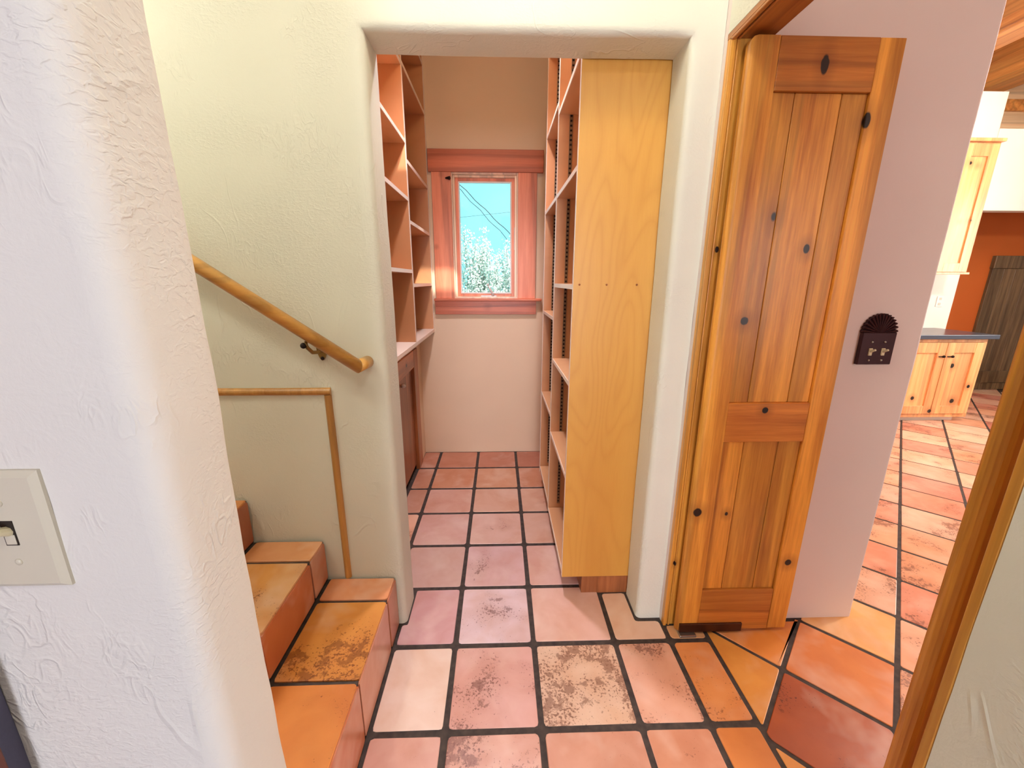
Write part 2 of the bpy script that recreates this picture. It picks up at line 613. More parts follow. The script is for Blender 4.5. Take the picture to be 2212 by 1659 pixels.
plaster_wall('wall_pantry_opening', 'X', -2.6, 0.68, 0.0, 2.75, YW, YB, M['wall'], [(OX0, OX1, -1, OZ)], 0.04, 0.022,
             lambda c: c.y < 1.45 and OX0 - .03 < c.x < OX1 + .03 and c.z < OZ + .03 and c.z > 0.01, 0.0026, 'cream troweled plaster wall with a rounded opening into the pantry')
plaster_wall('wall_left', 'X', -2.6, -0.31, 0.0, 2.75, 0.345, 0.452, M['wall_near'], [], 0.025, 0.024,
             lambda c: c.x > -0.34 and 0.02 < c.z < 2.7, 0.003, 'thick white plaster wall end in the left foreground', 3.5)
plaster_wall('wall_hall_left', 'Y', -6.0, 0.345, 0.0, 2.75, -0.62, -0.522, M['slate'], [], 0.08, 0.0, None, 0.001, 'plaster wall at the lower left corner, its shade put into the grey')
plaster_wall('wall_right', 'Y', -6.0, 1.39, 0.0, 2.75, 0.68, 0.80, M['wall'], [(0.454, 1.60, -1, 2.105)], 0.05, 0.0, None, 0.002, 'pale plaster wall around the double doorway on the right')
plaster_wall('wall_kitchen_side', 'X', 0.68, 1.51, 0.0, 3.85, 1.39, 1.60, M['wall_white'], [], 0.05, 0.015, lambda c: c.x > 1.49 and 0.02 < c.z < 3.8, 0.002, 'smooth white plaster wall behind the open pine door')
plaster_wall('wall_pantry_right', 'Y', 1.60, 4.5, 0.0, 3.85, 0.60, 0.72, M['wall_pantry'], [], 0.1, 0.0, None, 0.001)
WX0, WX1, WZ0, WZ1 = -0.345, 0.145, 1.262, 2.142
plaster_wall('wall_pantry_back', 'X', -0.95, 0.60, 0.0, 3.0, 3.16, 3.32, M['wall_pantry'], [(WX0, WX1, WZ0, WZ1)], 0.06, 0.0, None, 0.0012, 'warm cream back wall of the pantry')
plaster_wall('wall_pantry_left', 'Y', 1.55, 3.16, 0.0, 3.0, -0.95, -0.81, M['wall_pantry'], [], 0.1, 0.0, None, 0.001)
plaster_wall('wall_under_shelves', 'Y', 1.55, 3.16, 0.0, 1.0, -0.80, -0.622, M['wall_pantry'], [(2.19, 2.99, -1, 0.915)], 0.08, 0.0, None, 0.0008, 'low cream wall with a small door under the shelves')
plaster_wall('wall_hall_rear', 'X', -0.62, 0.80, 0.0, 2.75, -6.12, -6.0, M['wall'], [], 0.15, 0.0, None, 0.001)
plaster_wall('wall_stair_end', 'Y', 0.45, 1.41, 0.0, 2.75, -2.7, -2.6, M['wall'], [], 0.15, 0.0, None, 0.001)
struct(box('ceiling', (-2.7, 0.68, -6.1, 1.55, 2.75, 2.85), M['ceiling']))
struct(box('ceiling', (-0.95, 0.72, 1.55, 3.32, 3.0, 3.1), M['ceiling']))
# kitchen shell
plaster_wall('wall_kitchen_back', 'X', 0.72, 5.0, 0.0, 3.20, 4.38, 4.50, M['kitchen_white'], [], 0.12, 0.01, lambda c: c.x > 4.98 and c.z > .05, 0.001, 'bright white kitchen wall behind the cabinets')
plaster_wall('wall_kitchen_header', 'X', 5.0, 7.6, 2.12, 2.88, 4.38, 4.50, M['kitchen_white'], [], 0.12, 0.0, None, 0.001, 'white dropped beam above the opening to the orange room')
plaster_wall('wall_orange', 'X', 4.2, 8.2, 0.0, 2.92, 5.05, 5.15, M['orange'], [], 0.15, 0.0, None, 0.001, 'orange red painted wall beyond the kitchen')
plaster_wall('wall_kitchen_right', 'Y', -2.5, 5.1, 0.0, 3.85, 8.2, 8.3, M['kitchen_white'], [], 0.2, 0.0, None, 0.001)
plaster_wall('wall_kitchen_rear', 'X', 0.80, 8.2, 0.0, 3.85, -2.62, -2.5, M['kitchen_white'], [], 0.2, 0.0, None, 0.001)
plaster_wall('wall_kitchen_left', 'Y', -2.5, 1.39, 2.75, 3.85, 0.70, 0.80, M['kitchen_white'], [], 0.2, 0.0, None, 0.001)

# ================================================================== FLOOR
floor = struct(box('floor', (-2.7, 8.3, -6.1, 5.2, -0.06, -0.0020), M['grout']), 'clay tile floor with wide dark grout joints')
PINK, CREAM, PEACH = (222, 170, 158), (232, 208, 190), (232, 172, 134)
cols = [-0.80, -0.49, -0.18, 0.13, 0.455, 0.68]
rows = [-1.54, -1.225, -0.91, -0.595, -0.28, 0.035, 0.35, 0.66, 0.977, 1.294, 1.604, 1.919, 2.236, 2.542, 2.86, 3.165]
SPEC = {(1, 8): ((236, 214, 196), .42), (2, 8): ((226, 168, 156), .72), (3, 8): ((232, 200, 166), .98), (4, 8): ((234, 168, 132), .74),  # window sheen and the dimmer back rows are put into these colours
        (1, 7): ((218, 156, 136), .55), (2, 7): ((216, 156, 132), .85), (3, 7): ((206, 138, 106), .70), (4, 7): ((208, 132, 90), .45),
        (1, 9): ((206, 152, 156), .05), (2, 9): ((228, 204, 212), .66), (3, 9): ((226, 178, 158), .25), (4, 9): ((242, 198, 162), .05),
        (1, 10): ((202, 162, 148), .15), (2, 10): ((216, 172, 172), .45), (3, 10): ((214, 164, 150), .25),
        (1, 11): ((206, 158, 146), .10), (2, 11): ((212, 166, 148), .35), (3, 11): ((206, 158, 132), .15),
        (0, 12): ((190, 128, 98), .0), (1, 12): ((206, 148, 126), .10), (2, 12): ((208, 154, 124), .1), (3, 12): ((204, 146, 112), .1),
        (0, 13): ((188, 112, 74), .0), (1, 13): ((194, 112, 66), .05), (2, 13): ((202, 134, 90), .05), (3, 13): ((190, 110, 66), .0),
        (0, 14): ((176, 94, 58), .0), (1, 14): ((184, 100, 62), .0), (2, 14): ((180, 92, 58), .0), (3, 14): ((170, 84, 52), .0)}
for r in range(len(rows) - 1):
    for c in range(len(cols) - 1):
        x0, x1, y0, y1 = cols[c], cols[c + 1], rows[r], rows[r + 1]
        if y1 < 1.30:
            x0 = max(x0, -0.520 if y1 < 0.3 else -0.31 if y0 < 0.4 else -0.424)
            if x1 - x0 < 0.03:
                continue
            poly = [(x0, y0), (x1, y0), (x1, y1), (x0, y1)]
        elif r == 9:
            if c == 0:
                continue
            if c == 1:
                poly = [(-0.424, y0), (x1, y0), (x1, y1), (-0.400, y1), (-0.400, 1.410), (-0.424, 1.410)]
            elif c == 4:
                poly = [(x0, y0), (x1, y0), (x1, 1.402), (0.580, 1.402), (0.580, 1.562), (x0, 1.562)]
            else:
                poly = [(x0, y0), (x1, y0), (x1, y1), (x0, y1)]
        else:
            x0 = max(x0, -0.630)
            if c == 4:
                continue
            if c == 3:
                x1 = 0.44
            poly = [(x0, y0), (x1, y0), (x1, y1), (x0, y1)]
        col, wear = SPEC.get((c, r), (random.choice([PINK, CREAM, PEACH]), random.uniform(.3, .8)))
        tile(poly, col, wear, floor, None, 0.021, pale=0.32)
# narrow threshold course under the double doors; warm kitchen light put into its colours
for y0, y1, col, we in ((0.35, 0.66, (216, 142, 82), .3), (0.66, 0.977, (216, 138, 76), .45), (0.977, 1.294, (226, 152, 92), .62)):
    tile([(0.68, y0), (0.842, y0), (0.842, y1), (0.68, y1)], col, we, floor, None, 0.021)
tile([(0.68, 1.294), (0.842, 1.294), (0.842, 1.378), (0.68, 1.378)], (216, 166, 120), .1, floor, None, 0.021)
# kitchen: square tiles laid on the diagonal
KS = 0.2205
kpal = [(232, 176, 150), (238, 196, 170), (226, 156, 130), (240, 206, 176), (220, 148, 128), (234, 176, 140)]
KSPEC = {(1.268, 1.16): ((222, 134, 66), .30), (1.048, 0.94): ((170, 84, 40), .55), (0.828, 1.16): ((230, 160, 78), .12), (1.048, 1.38): ((226, 146, 70), .08),
         (1.268, 0.72): ((196, 110, 56), .5), (0.828, 0.72): ((226, 160, 84), .2), (1.489, 1.38): ((240, 186, 120), .2)}
nk = 0
for i in range(-16, 32):
    for j in range(-16, 32):
        cxk, cyk = 1.048 + KS * (i + j) + KS, 1.16 + KS * (i - j)
        if not (0.6 < cxk < 6.6 and -0.3 < cyk < 5.2):
            continue
        if cxk > 1.6 and not (0.72 < cxk / max(cyk, 0.01) < 1.75):
            continue
        p = [(cxk - KS, cyk), (cxk, cyk - KS), (cxk + KS, cyk), (cxk, cyk + KS)]
        p = clip(p, -1, 0, -0.842)
        pa = clip(p, -1, 0, -1.518)
        pb = clip(clip(p, 1, 0, 1.518), 0, 1, 1.382)
        if len(pa) < 3:
            p = pb
        elif len(pb) < 3:
            p = pa
        elif max(q[1] for q in p) > 1.382 and cyk > 1.30:
            p = pa if abs(area2(pb)) < 0.002 else p
        if cyk > 3.80 and cxk < 4.85:
            p = clip(p, 0, 1, 3.86) if cxk < 4.60 else p
        p = clip(p, 0, 1, 5.05)
        if len(p) < 3:
            continue
        key = min(KSPEC, key=lambda k: (k[0] - cxk) ** 2 + (k[1] - cyk) ** 2)
        if (key[0] - cxk) ** 2 + (key[1] - cyk) ** 2 < 0.01:
            col, we = KSPEC[key]
        else:
            col, we = random.choice(kpal), random.uniform(0.35, 0.95)
        if tile(p, col, we, floor, None, 0.016, 0.012, 0.008):
            nk += 1
print('kitchen tiles', nk)

# ================================================================== STAIRS
stairs = empty('staircase', (-0.425, 0.93, 0))
tag(stairs, 'clay tiled stairs climbing to the left along the plaster wall', 'stairs')
NOSE, RUN = -0.425, 0.2665
tops = [0, 0.234, 0.409, 0.592, 0.772]
yj = [0.462, 0.645, 0.963, 1.281, 1.406]
TRC = [[(206, 128, 66), (210, 132, 66), (222, 152, 74), (226, 148, 98)], [(204, 140, 70), (206, 140, 70), (208, 146, 76), (218, 154, 104)], [(204, 136, 74)] * 4, [(204, 136, 74)] * 4]
RIC = [[(206, 122, 76), (208, 120, 74), (222, 160, 132), (206, 136, 104)], [(200, 116, 70), (198, 114, 70), (200, 112, 66), (202, 126, 90)], [(170, 96, 60)] * 4, [(190, 100, 60)] * 4]
TW = [[.5, .5, .78, .1], [.5, .4, .55, .1], [.2] * 4, [.2] * 4]
for k in range(4):
    nx = NOSE - RUN * k
    st = box('step', (-2.59, nx - 0.006, 0.462, 1.404, tops[k] - (0.003 if k else 0), tops[k + 1] - 0.006), M['grout'], stairs)
    for q in range(4):
        tile([(nx - RUN + 0.002, yj[q]), (nx + 0.004, yj[q]), (nx + 0.004, yj[q + 1]), (nx - RUN + 0.002, yj[q + 1])], TRC[k][q], TW[k][q], st,
             (Vector((0, 0, tops[k + 1])), Vector((1, 0, 0)), Vector((0, 1, 0)), Vector((0, 0, 1))), 0.013, 0.012, 0.010)
        tile([(yj[q], tops[k] + 0.002), (yj[q + 1], tops[k] + 0.002), (yj[q + 1], tops[k + 1] - 0.003), (yj[q], tops[k + 1] - 0.003)], RIC[k][q], 0.12, st,
             (Vector((nx, 0, 0)), Vector((0, 1, 0)), Vector((0, 0, 1)), Vector((1, 0, 0))), 0.010, 0.010, 0.008)

# half-round wooden strips framing the plaster panel beside the steps
def half_round(n, r, h):
    return [(-r, 0)] + [(-r * math.cos(math.pi * i / n), h * math.sin(math.pi * i / n)) for i in range(1, n)] + [(r, 0)]


pr = [(YW + 0.002 - b * 1.15, 1.014 + a) for a, b in half_round(8, 0.014, 0.013)]
struct(obj('trim_1', prism(nb(), pr, 'X', -1.75, -0.602), M['strip'], None, False), 'horizontal half-round wood strip on the wall below the handrail')
pr = [(-0.615 + a, YW + 0.002 - b * 1.15) for a, b in half_round(8, 0.0135, 0.013)]
struct(obj('trim_2', prism(nb(), pr, 'Z', 0.236, 1.002), M['strip'], None, False), 'vertical half-round wood strip standing on the first step')

# handrail
rail = empty('handrail', (-0.478, 1.335, 1.12))
tag(rail, 'round pale wood handrail sloping down the wall above the steps', 'handrail')
Cn = Vector((-0.472, 1.335, 1.121))
d1 = Vector((1, 0, -0.69)).normalized()
d2 = Vector((0.10, 1, 0)).normalized()
St = Cn - d1 * 1.75
En = Cn + d2 * ((1.412 - Cn.y) / d2.y)
nm = (d1 + d2).normalized()


def mitre(base, d, C, n_, r, N=20):
    bm = nb()
    a = d.cross(Vector((0, 0, 1))).normalized()
    b = d.cross(a).normalized()
    A, B = [], []
    for k in range(N):
        t = 2 * math.pi * k / N
        p = base + a * math.cos(t) * r + b * math.sin(t) * r * 1.0
        A.append(bm.verts.new(p))
        B.append(bm.verts.new(p + d * ((C - p).dot(n_) / d.dot(n_))))
    for k in range(N):
        f = bm.faces.new((A[k], A[(k + 1) % N], B[(k + 1) % N], B[k]))
        f.smooth = True
    bm.faces.new(A)
    bm.faces.new(B)
    return bm


obj('rail_bar', mitre(St, d1, Cn, nm, 0.0215), M['rail'], rail)
obj('wall_return', mitre(En, d2, Cn, nm, 0.0215), M['rail'], rail)


def bracket(xb):
    zr = Cn.z + 0.69 * (Cn.x - xb)
    bm = nb()
    # pointed-oval wall plate
    prf = [(xb + 0.017 * math.sin(t) * (1 - 0.25 * math.cos(t)), zr - 0.050 - 0.042 * math.cos(t)) for t in [2 * math.pi * k / 18 for k in range(18)]]
    prism(bm, prf, 'Y', 1.399, 1.411)
    br = obj('wall_bracket', bm, M['brass'], rail)
    bm = nb()
    tube(bm, [(xb, 1.403, zr - 0.052), (xb - 0.004, 1.385, zr - 0.060), (xb - 0.012, 1.358, zr - 0.056), (xb - 0.018, 1.340, zr - 0.038), (xb - 0.018, 1.335, zr - 0.016)], 0.0065, 10)
    obj('bracket_arm', bm, M['brass'], br, True)
    bm = nb()
    bmesh.ops.create_uvsphere(bm, u_segments=12, v_segments=8, radius=0.010, matrix=Matrix.Translation((xb - 0.030, 1.338, zr - 0.030)))
    obj('bracket_knob', bm, M['iron'], br, True)
    bm = nb()
    bmesh.ops.create_uvsphere(bm, u_segments=10, v_segments=6, radius=0.0065, matrix=Matrix.Translation((xb + 0.001, 1.399, zr - 0.084)))
    obj('screw', bm, M['iron'], br, True)


bracket(-0.615)
bracket(-1.45)

# ================================================================== DOUBLE DOORWAY ON THE RIGHT
fr = empty('door_frame', (0.74, 0.92, 0))
struct(fr, 'varnished pine frame lining the double doorway')
j = box('side_jamb', (0.680, 0.800, 1.374, 1.390, 0, 2.088), M['pine_j'], fr, 0.001, 1)
box('bead', (0.679, 0.691, 1.366, 1.374, 0, 2.090), M['pine_j'], j, 0.002, 2)
box('bead', (0.699, 0.706, 1.368, 1.374, 0, 2.084), M['pine_j'], j, 0.0025, 2)
j = box('side_jamb', (0.679, 0.800, 0.4545, 0.470, 0, 2.088), M['pine_j'], fr, 0.002, 1)
j = box('head_jamb', (0.679, 0.800, 0.4545, 1.390, 2.088, 2.104), M['pine_y'], fr, 0.001, 1)
box('bead', (0.679, 0.691, 0.470, 1.374, 2.080, 2.088), M['pine_y'], j, 0.002, 2)
box('bead', (0.699, 0.706, 0.470, 1.374, 2.082, 2.088), M['pine_y'], j, 0.0025, 2)


def make_door():
    d = empty('door_1', (0.735, 1.348, 0))
    F, Bk = 1.330, 1.366
    zb, zt = 0.010, 2.076
    # hinge stile with a half-round outer edge and softened top corner
    bm = nb()
    pts = [(0.803, F), (0.803, Bk)] + [(0.7345 - 0.018 * math.sin(math.pi * k / 8), (F + Bk) / 2 + 0.018 * math.cos(math.pi * k / 8)) for k in range(9)]
    n = len(pts)
    lev = [(zb, 0.0), (zt - 0.022, 0.0), (zt - 0.010, 0.004), (zt - 0.003, 0.011), (zt, 0.022)]
    rings = []
    for z, ins in lev:
        rings.append([bm.verts.new((max(x, 0.7165 + ins), y, z)) for x, y in pts])
    for a, b in zip(rings, rings[1:]):
        for k in range(n):
            try:
                bm.faces.new((a[k], a[(k + 1) % n], b[(k + 1) % n], b[k]))
            except ValueError:
                pass
    bm.faces.new(rings[0][::-1])
    bm.faces.new(rings[-1])
    obj('hinge_stile', bm, M['pine'], d)
    box('lock_stile', (1.0965, 1.172, F + 0.0005, Bk, zb + 0.003, zt), M['pine'], d, 0.0015, 1)
    for z0, z1, x0, x1 in ((1.938, zt, 0.8045, 1.095), (0.838, 0.984, 0.8035, 1.095), (0.012, 0.203, 0.8035, 1.0945)):
        box('rail', (x0, x1, F - 0.0005, Bk, z0, z1), M['pine_x'], d, 0.0015, 1)
    for z0, z1, xs in ((0.984, 1.938, (0.803, 0.876, 1.019, 1.097)), (0.203, 0.838, (0.803, 0.886, 1.013, 1.097))):
        for a, b in zip(xs, xs[1:]):
            box('plank', (a + 0.0008, b - 0.0008, F + 0.010, Bk - 0.008, z0, z1), M['pine'], d, 0.002, 1)
    cv = box('pivot_cover', (0.728, 0.985, F - 0.008, Bk + 0.002, 0.008, 0.047), M['bronze'], d, 0.002, 1)
    tag(cv, 'dark bronze spring hinge cover at the foot of the door')
    box('floor_pivot', (0.724, 0.792, 1.305, 1.352, -0.003, 0.008), M['chrome'], d, 0.003, 2)
    return d


door = struct(make_door(), 'narrow varnished knotty pine plank door swung open against the white wall')


def copy_tree(o, parent=None):
    c = o.copy()
    COL.objects.link(c)
    if parent is not None:
        c.parent = parent
    for ch in list(o.children):
        copy_tree(ch, c)
    return c


door2 = copy_tree(door)
door2.name = 'door_2'
door2.location.y -= 0.8105
door2.location.x += 0.018
door2['label'] = 'matching pine door leaf seen edge-on at the right edge'

# pressed tin switch plate on the white wall
sp = empty('switch_plate', (1.335, 1.388, 1.113))
tag(sp, 'dark pressed tin double switch plate with scalloped shell top', 'switch plate')
bm = nb()
bx(bm, 1.274, 1.397, 1.374, 1.389, 1.112, 1.226, 0.002, 1)
pl = obj('plate', bm, M['tin'], sp)
bm = nb()
NF = 15
cxs, czs = 1.3355, 1.224
rim0, rim1, inn = [], [], []
for k in range(NF * 4 + 1):
    t = math.pi * k / (NF * 4)
    ph = math.sin(math.pi * k / 4 + 0.0)
    r = 0.060 + 0.0035 * abs(ph)
    dpt = 1.383 - 0.009 * abs(ph)
    rim1.append(bm.verts.new((cxs - r * math.cos(t), dpt, czs + r * 1.08 * math.sin(t))))
    rim0.append(bm.verts.new((cxs - r * math.cos(t), 1.389, czs + r * 1.08 * math.sin(t))))
    r2 = 0.034
    inn.append(bm.verts.new((cxs - r2 * math.cos(t), 1.378 - 0.004 * abs(ph), czs + r2 * 1.05 * math.sin(t))))
cv_ = bm.verts.new((cxs, 1.374, czs))
for k in range(NF * 4):
    bm.faces.new((rim0[k], rim0[k + 1], rim1[k + 1], rim1[k]))
    bm.faces.new((rim1[k], rim1[k + 1], inn[k + 1], inn[k]))
    bm.faces.new((inn[k], inn[k + 1], cv_))
obj('shell', bm, M['tin'], pl)
for xs in (1.312, 1.358):
    tg = box('toggle', (xs - 0.006, xs + 0.006, 1.370, 1.376, 1.145, 1.171), M['toggle'], pl, 0.001, 1)
    bm = nb()
    tube(bm, [(xs, 1.372, 1.160), (xs + 0.002, 1.356, 1.167)], [0.0055, 0.0035], 8)
    obj('toggle_lever', bm, M['toggle'], sp)
    for zs in (1.128, 1.193):
        bm = nb()
        bmesh.ops.create_uvsphere(bm, u_segments=8, v_segments=6, radius=0.004, matrix=Matrix.Translation((xs, 1.373, zs)))
        obj('screw', bm, M['chrome'], sp, True)

# ivory single switch in the left foreground
sp = empty('light_switch', (-0.449, 0.343, 1.113))
tag(sp, 'ivory single toggle switch plate on the left foreground wall', 'switch plate')
bm = nb()
v0 = [(-0.485, 0.3445), (-0.413, 0.3445)]
A = [bm.verts.new(c) for c in ((-0.485, 0.345, 1.114), (-0.413, 0.345, 1.114), (-0.413, 0.345, 1.235), (-0.485, 0.345, 1.235))]
Bq = [bm.verts.new(c) for c in ((-0.485, 0.342, 1.114), (-0.413, 0.342, 1.114), (-0.413, 0.342, 1.235), (-0.485, 0.342, 1.235))]
Cq = [bm.verts.new(c) for c in ((-0.4795, 0.338, 1.1195), (-0.4185, 0.338, 1.1195), (-0.4185, 0.338, 1.2295), (-0.4795, 0.338, 1.2295))]
for P, Q in ((A, Bq), (Bq, Cq)):
    for k in range(4):
        bm.faces.new((P[k], P[(k + 1) % 4], Q[(k + 1) % 4], Q[k]))
bm.faces.new(Cq)
pl = obj('plate', bm, M['ivory'], sp)
box('toggle_slot', (-0.4545, -0.4435, 0.3372, 0.3385, 1.162, 1.187), M['black'], pl)
box('toggle_frame', (-0.4535, -0.4445, 0.3366, 0.3383, 1.163, 1.173), M['ivory'], pl, 0.0004, 1)
bm = nb()
tube(bm, [(-0.449, 0.339, 1.176), (-0.452, 0.325, 1.183)], [0.0048, 0.0032], 8)
obj('toggle_lever', bm, M['toggle'], pl)
for zs in (1.144, 1.205):
    bm = nb()
    bmesh.ops.create_uvsphere(bm, u_segments=10, v_segments=6, radius=0.0034, matrix=Matrix.Translation((-0.4495, 0.3378, zs)) @ Matrix.Diagonal((1, 0.5, 1, 1)))
    scw = obj('screw', bm, M['ivory'], pl, True)
# wooden door casing at the lower left edge
struct(box('trim_3', (-0.526, -0.510, 0.20, 0.323, 0, 2.1), pine('red_brown_casing', (140, 62, 26), (96, 36, 16), 'Z'), None, 0.002, 1), 'red brown wooden casing at the lower left corner')

# ================================================================== PANTRY WINDOW
win = empty('window_1', (-0.1, 3.16, 1.25))
struct(win, 'small crank window with wide reddish wood casing at the end of the pantry')
box('head_casing', (-0.497, 0.318, 3.130, 3.159, 2.139, 2.284), M['fir_x'], win, 0.003, 2)
box('side_casing', (-0.476, -0.338, 3.136, 3.159, 1.266, 2.139), M['fir'], win, 0.002, 1)
box('side_casing', (0.139, 0.274, 3.136, 3.159, 1.266, 2.139), M['fir'], win, 0.002, 1)
box('stool', (-0.490, 0.322, 3.108, 3.20, 1.247, 1.266), M['fir_x'], win, 0.005, 3)
box('apron', (-0.488, 0.282, 3.138, 3.159, 1.146, 1.247), M['fir_x'], win, 0.002, 1)


def frame4(name, x0, x1, z0, z1, w_, y0, y1, mat, parent, bev=0.002):
    box(name, (x0, x0 + w_, y0, y1, z0, z1), mat, parent, bev, 1)
    box(name, (x1 - w_, x1, y0, y1, z0, z1), mat, parent, bev, 1)
    box(name, (x0 + w_, x1 - w_, y0, y1, z1 - w_, z1), mat, parent, bev, 1)
    box(name, (x0 + w_, x1 - w_, y0, y1, z0, z0 + w_), mat, parent, bev, 1)


frame4('jamb_liner', -0.344, 0.144, 1.264, 2.141, 0.014, 3.150, 3.30, M['sash'], win)
frame4('sash_stop', -0.330, 0.130, 1.266, 2.127, 0.014, 3.172, 3.200, M['sash'], win)
frame4('sash', -0.318, 0.118, 1.276, 2.116, 0.026, 3.200, 3.235, M['fir'], win)
frame4('glazing_bead', -0.294, 0.094, 1.300, 2.092, 0.010, 3.196, 3.212, M['white_plastic'], win)
bm = bx(nb(), -0.292, 0.092, -0.002, 0.002, 1.302, 2.090)
bmesh.ops.rotate(bm, verts=bm.verts[:], cent=(-0.1, 0, 0), matrix=Matrix.Rotation(math.radians(-3.4), 3, 'Z'))   # pane turned to throw the hall light's reflection out of view
bmesh.ops.translate(bm, verts=bm.verts[:], vec=(0, 3.218, 0))
obj('pane', bm, M['glass'], win)
ck = box('crank_base', (-0.140, -0.020, 3.155, 3.185, 1.266, 1.288), M['white_plastic'], win, 0.005, 2)
bm = nb()
tube(bm, [(-0.048, 3.165, 1.288), (-0.050, 3.150, 1.302), (-0.074, 3.142, 1.345), (-0.084, 3.140, 1.366)], [0.011, 0.010, 0.0065, 0.006], 10)
obj('crank_handle', bm, M['white_plastic'], ck, True)
bm = nb()
bmesh.ops.create_uvsphere(bm, u_segments=10, v_segments=6, radius=0.009, matrix=Matrix.Translation((-0.085, 3.138, 1.370)))
obj('crank_knob', bm, M['white_plastic'], ck, True)
box('sash_lock', (0.113, 0.122, 3.180, 3.196, 1.62, 1.78), M['white_plastic'], win, 0.003, 1)
bm = nb()
tube(bm, [(-0.375, 3.134, 2.098), (-0.345, 3.120, 2.096)], [0.005, 0.013], 8)
obj('shade_bracket', bm, M['iron'], win)


# ================================================================== PANTRY SHELVES
def standard(unit, x, yface, z0, z1, sgn):
    """slotted steel shelf standard fixed to a side panel; sgn -1: faces -Y"""
    t = 0.004
    ya, yb = sorted((yface, yface + sgn * t))
    bm = nb()
    bx(bm, x - 0.008, x - 0.005, ya, yb, z0, z1)
    bx(bm, x + 0.005, x + 0.008, ya, yb, z0, z1)
    z = z0
    while z < z1 - 0.011:
        bx(bm, x - 0.005, x + 0.005, ya + 0.0008, yb - 0.0008, z, z + 0.011)
        z += 0.020
    s_ = obj('shelf_standard', bm, M['steel'], unit)
    yc, yd = sorted((yface, yface + sgn * 0.0006))
    box('slot_backing', (x - 0.0049, x + 0.0049, yc, yd, z0, z1), M['black'], s_)


RX = 0.279
ru = empty('shelving_unit', (0.43, 2.09, 0))
tag(ru, 'tall plywood shelving unit with golden end panel on the right of the pantry', 'shelves')
box('end_panel', (RX, 0.594, 1.556, 1.574, 0.090, 2.98), M['ply'], ru, 0.001, 1)
for ya, yb in ((2.104, 2.122), (2.602, 2.620)):
    box('side_panel', (RX + 0.002, 0.594, ya, yb, 0.090, 2.98), M['ply_in'], ru, 0.001, 1)
    box('lit_edge_strip', (RX, RX + 0.0025, ya, yb, 0.090, 2.98), M['edge'], ru)
box('lit_edge_strip', (RX - 0.001, RX + 0.0005, 1.557, 1.574, 0.090, 2.98), M['edge'], ru)
box('back_panel', (0.588, 0.597, 1.56, 2.62, 0.090, 2.98), M['ply_in'], ru)
tk = box('toe_kick', (0.371, 0.594, 1.560, 2.62, -0.004, 0.089), M['cab_wood'], ru, 0.001, 1)
for ya, yb, zs in ((1.576, 2.102, (0.112, 0.586, 1.000, 1.385, 1.800, 2.158, 2.56)), (2.124, 2.600, (0.135, 0.680, 1.215, 1.800, 2.206, 2.62))):
    for z in zs:
        s_ = box('shelf', (RX + 0.004, 0.586, ya, yb, z - 0.018, z), M['shelf'], ru, 0.0008, 1)
        box('lit_shelf_edge', (RX + 0.001, RX + 0.0042, ya, yb, z - 0.018, z), M['edge'], s_)
standard(ru, 0.338, 2.104, 0.14, 2.9, -1)
standard(ru, 0.530, 2.104, 0.14, 2.9, -1)
standard(ru, 0.338, 2.602, 0.16, 2.9, -1)
standard(ru, 0.530, 2.602, 0.16, 2.9, -1)
for x in (0.302, 0.405, 0.520):
    bm = nb()
    bmesh.ops.create_uvsphere(bm, u_segments=8, v_segments=6, radius=0.004, matrix=Matrix.Translation((x, 1.5555, 1.385)))
    obj('plug', bm, M['cab_wood'], ru)

LX = -0.503
lu = empty('shelving_unit', (-0.65, 2.46, 1.03))
tag(lu, 'reddish plywood wall shelves on the left of the pantry above the low door', 'shelves')
box('bottom_board', (-0.805, LX, 1.78, 3.158, 1.010, 1.036), M['edge'], lu, 0.002, 1)
for ya, yb in ((1.78, 1.798), (2.450, 2.468), (3.138, 3.157)):
    box('side_panel', (-0.805, LX - 0.003, ya, yb, 1.036, 2.96), M['ply_in'], lu, 0.001, 1)
    box('lit_edge_strip', (LX - 0.003, LX, ya, yb, 1.036, 2.96), M['edge'], lu)
box('back_panel', (-0.806, -0.796, 1.78, 3.157, 1.036, 2.96), M['ply_in'], lu)
for ya, yb, zs in ((1.80, 2.448, (1.458, 1.845, 2.135, 2.500)), (2.470, 3.136, (1.378, 1.730, 2.045, 2.510, 2.80))):
    for z in zs:
        s_ = box('shelf', (-0.796, LX - 0.004, ya, yb, z - 0.019, z), M['shelf'], lu, 0.0008, 1)
        box('lit_shelf_edge', (LX - 0.0042, LX - 0.001, ya, yb, z - 0.019, z), M['edge'], s_)

ld = empty('door_3', (-0.63, 2.59, 0))
struct(ld, 'low brown wooden cupboard door under the left shelves')
box('stile', (-0.640, -0.612, 2.85, 2.985, 0.0, 0.915), M['cab_wood'], ld, 0.002, 1)
box('stile', (-0.640, -0.612, 2.195, 2.30, 0.0, 0.915), M['cab_wood'], ld, 0.002, 1)
box('rail', (-0.640, -0.612, 2.30, 2.85, 0.795, 0.915), pine('cupboard_rail_wood', (196, 118, 62), (160, 88, 42), 'Y', [(-0.612, 2.62, 0.855, 0.013, 1.3)]), ld, 0.002, 1)
pn = box('door_panel', (-0.652, -0.634, 2.304, 2.846, 0.045, 0.792), M['cab_wood'], ld, 0.002, 1)
box('toe_gap_shade', (-0.70, -0.69, 2.19, 2.86, -0.004, 0.05), M['black'], ld)  # black strip stands for the shadow in the toe gap
bm = nb()
bmesh.ops.create_uvsphere(bm, u_segments=12, v_segments=8, radius=0.014, matrix=Matrix.Translation((-0.622, 2.55, 0.735)))
obj('knob', bm, M['white_plastic'], pn, True)

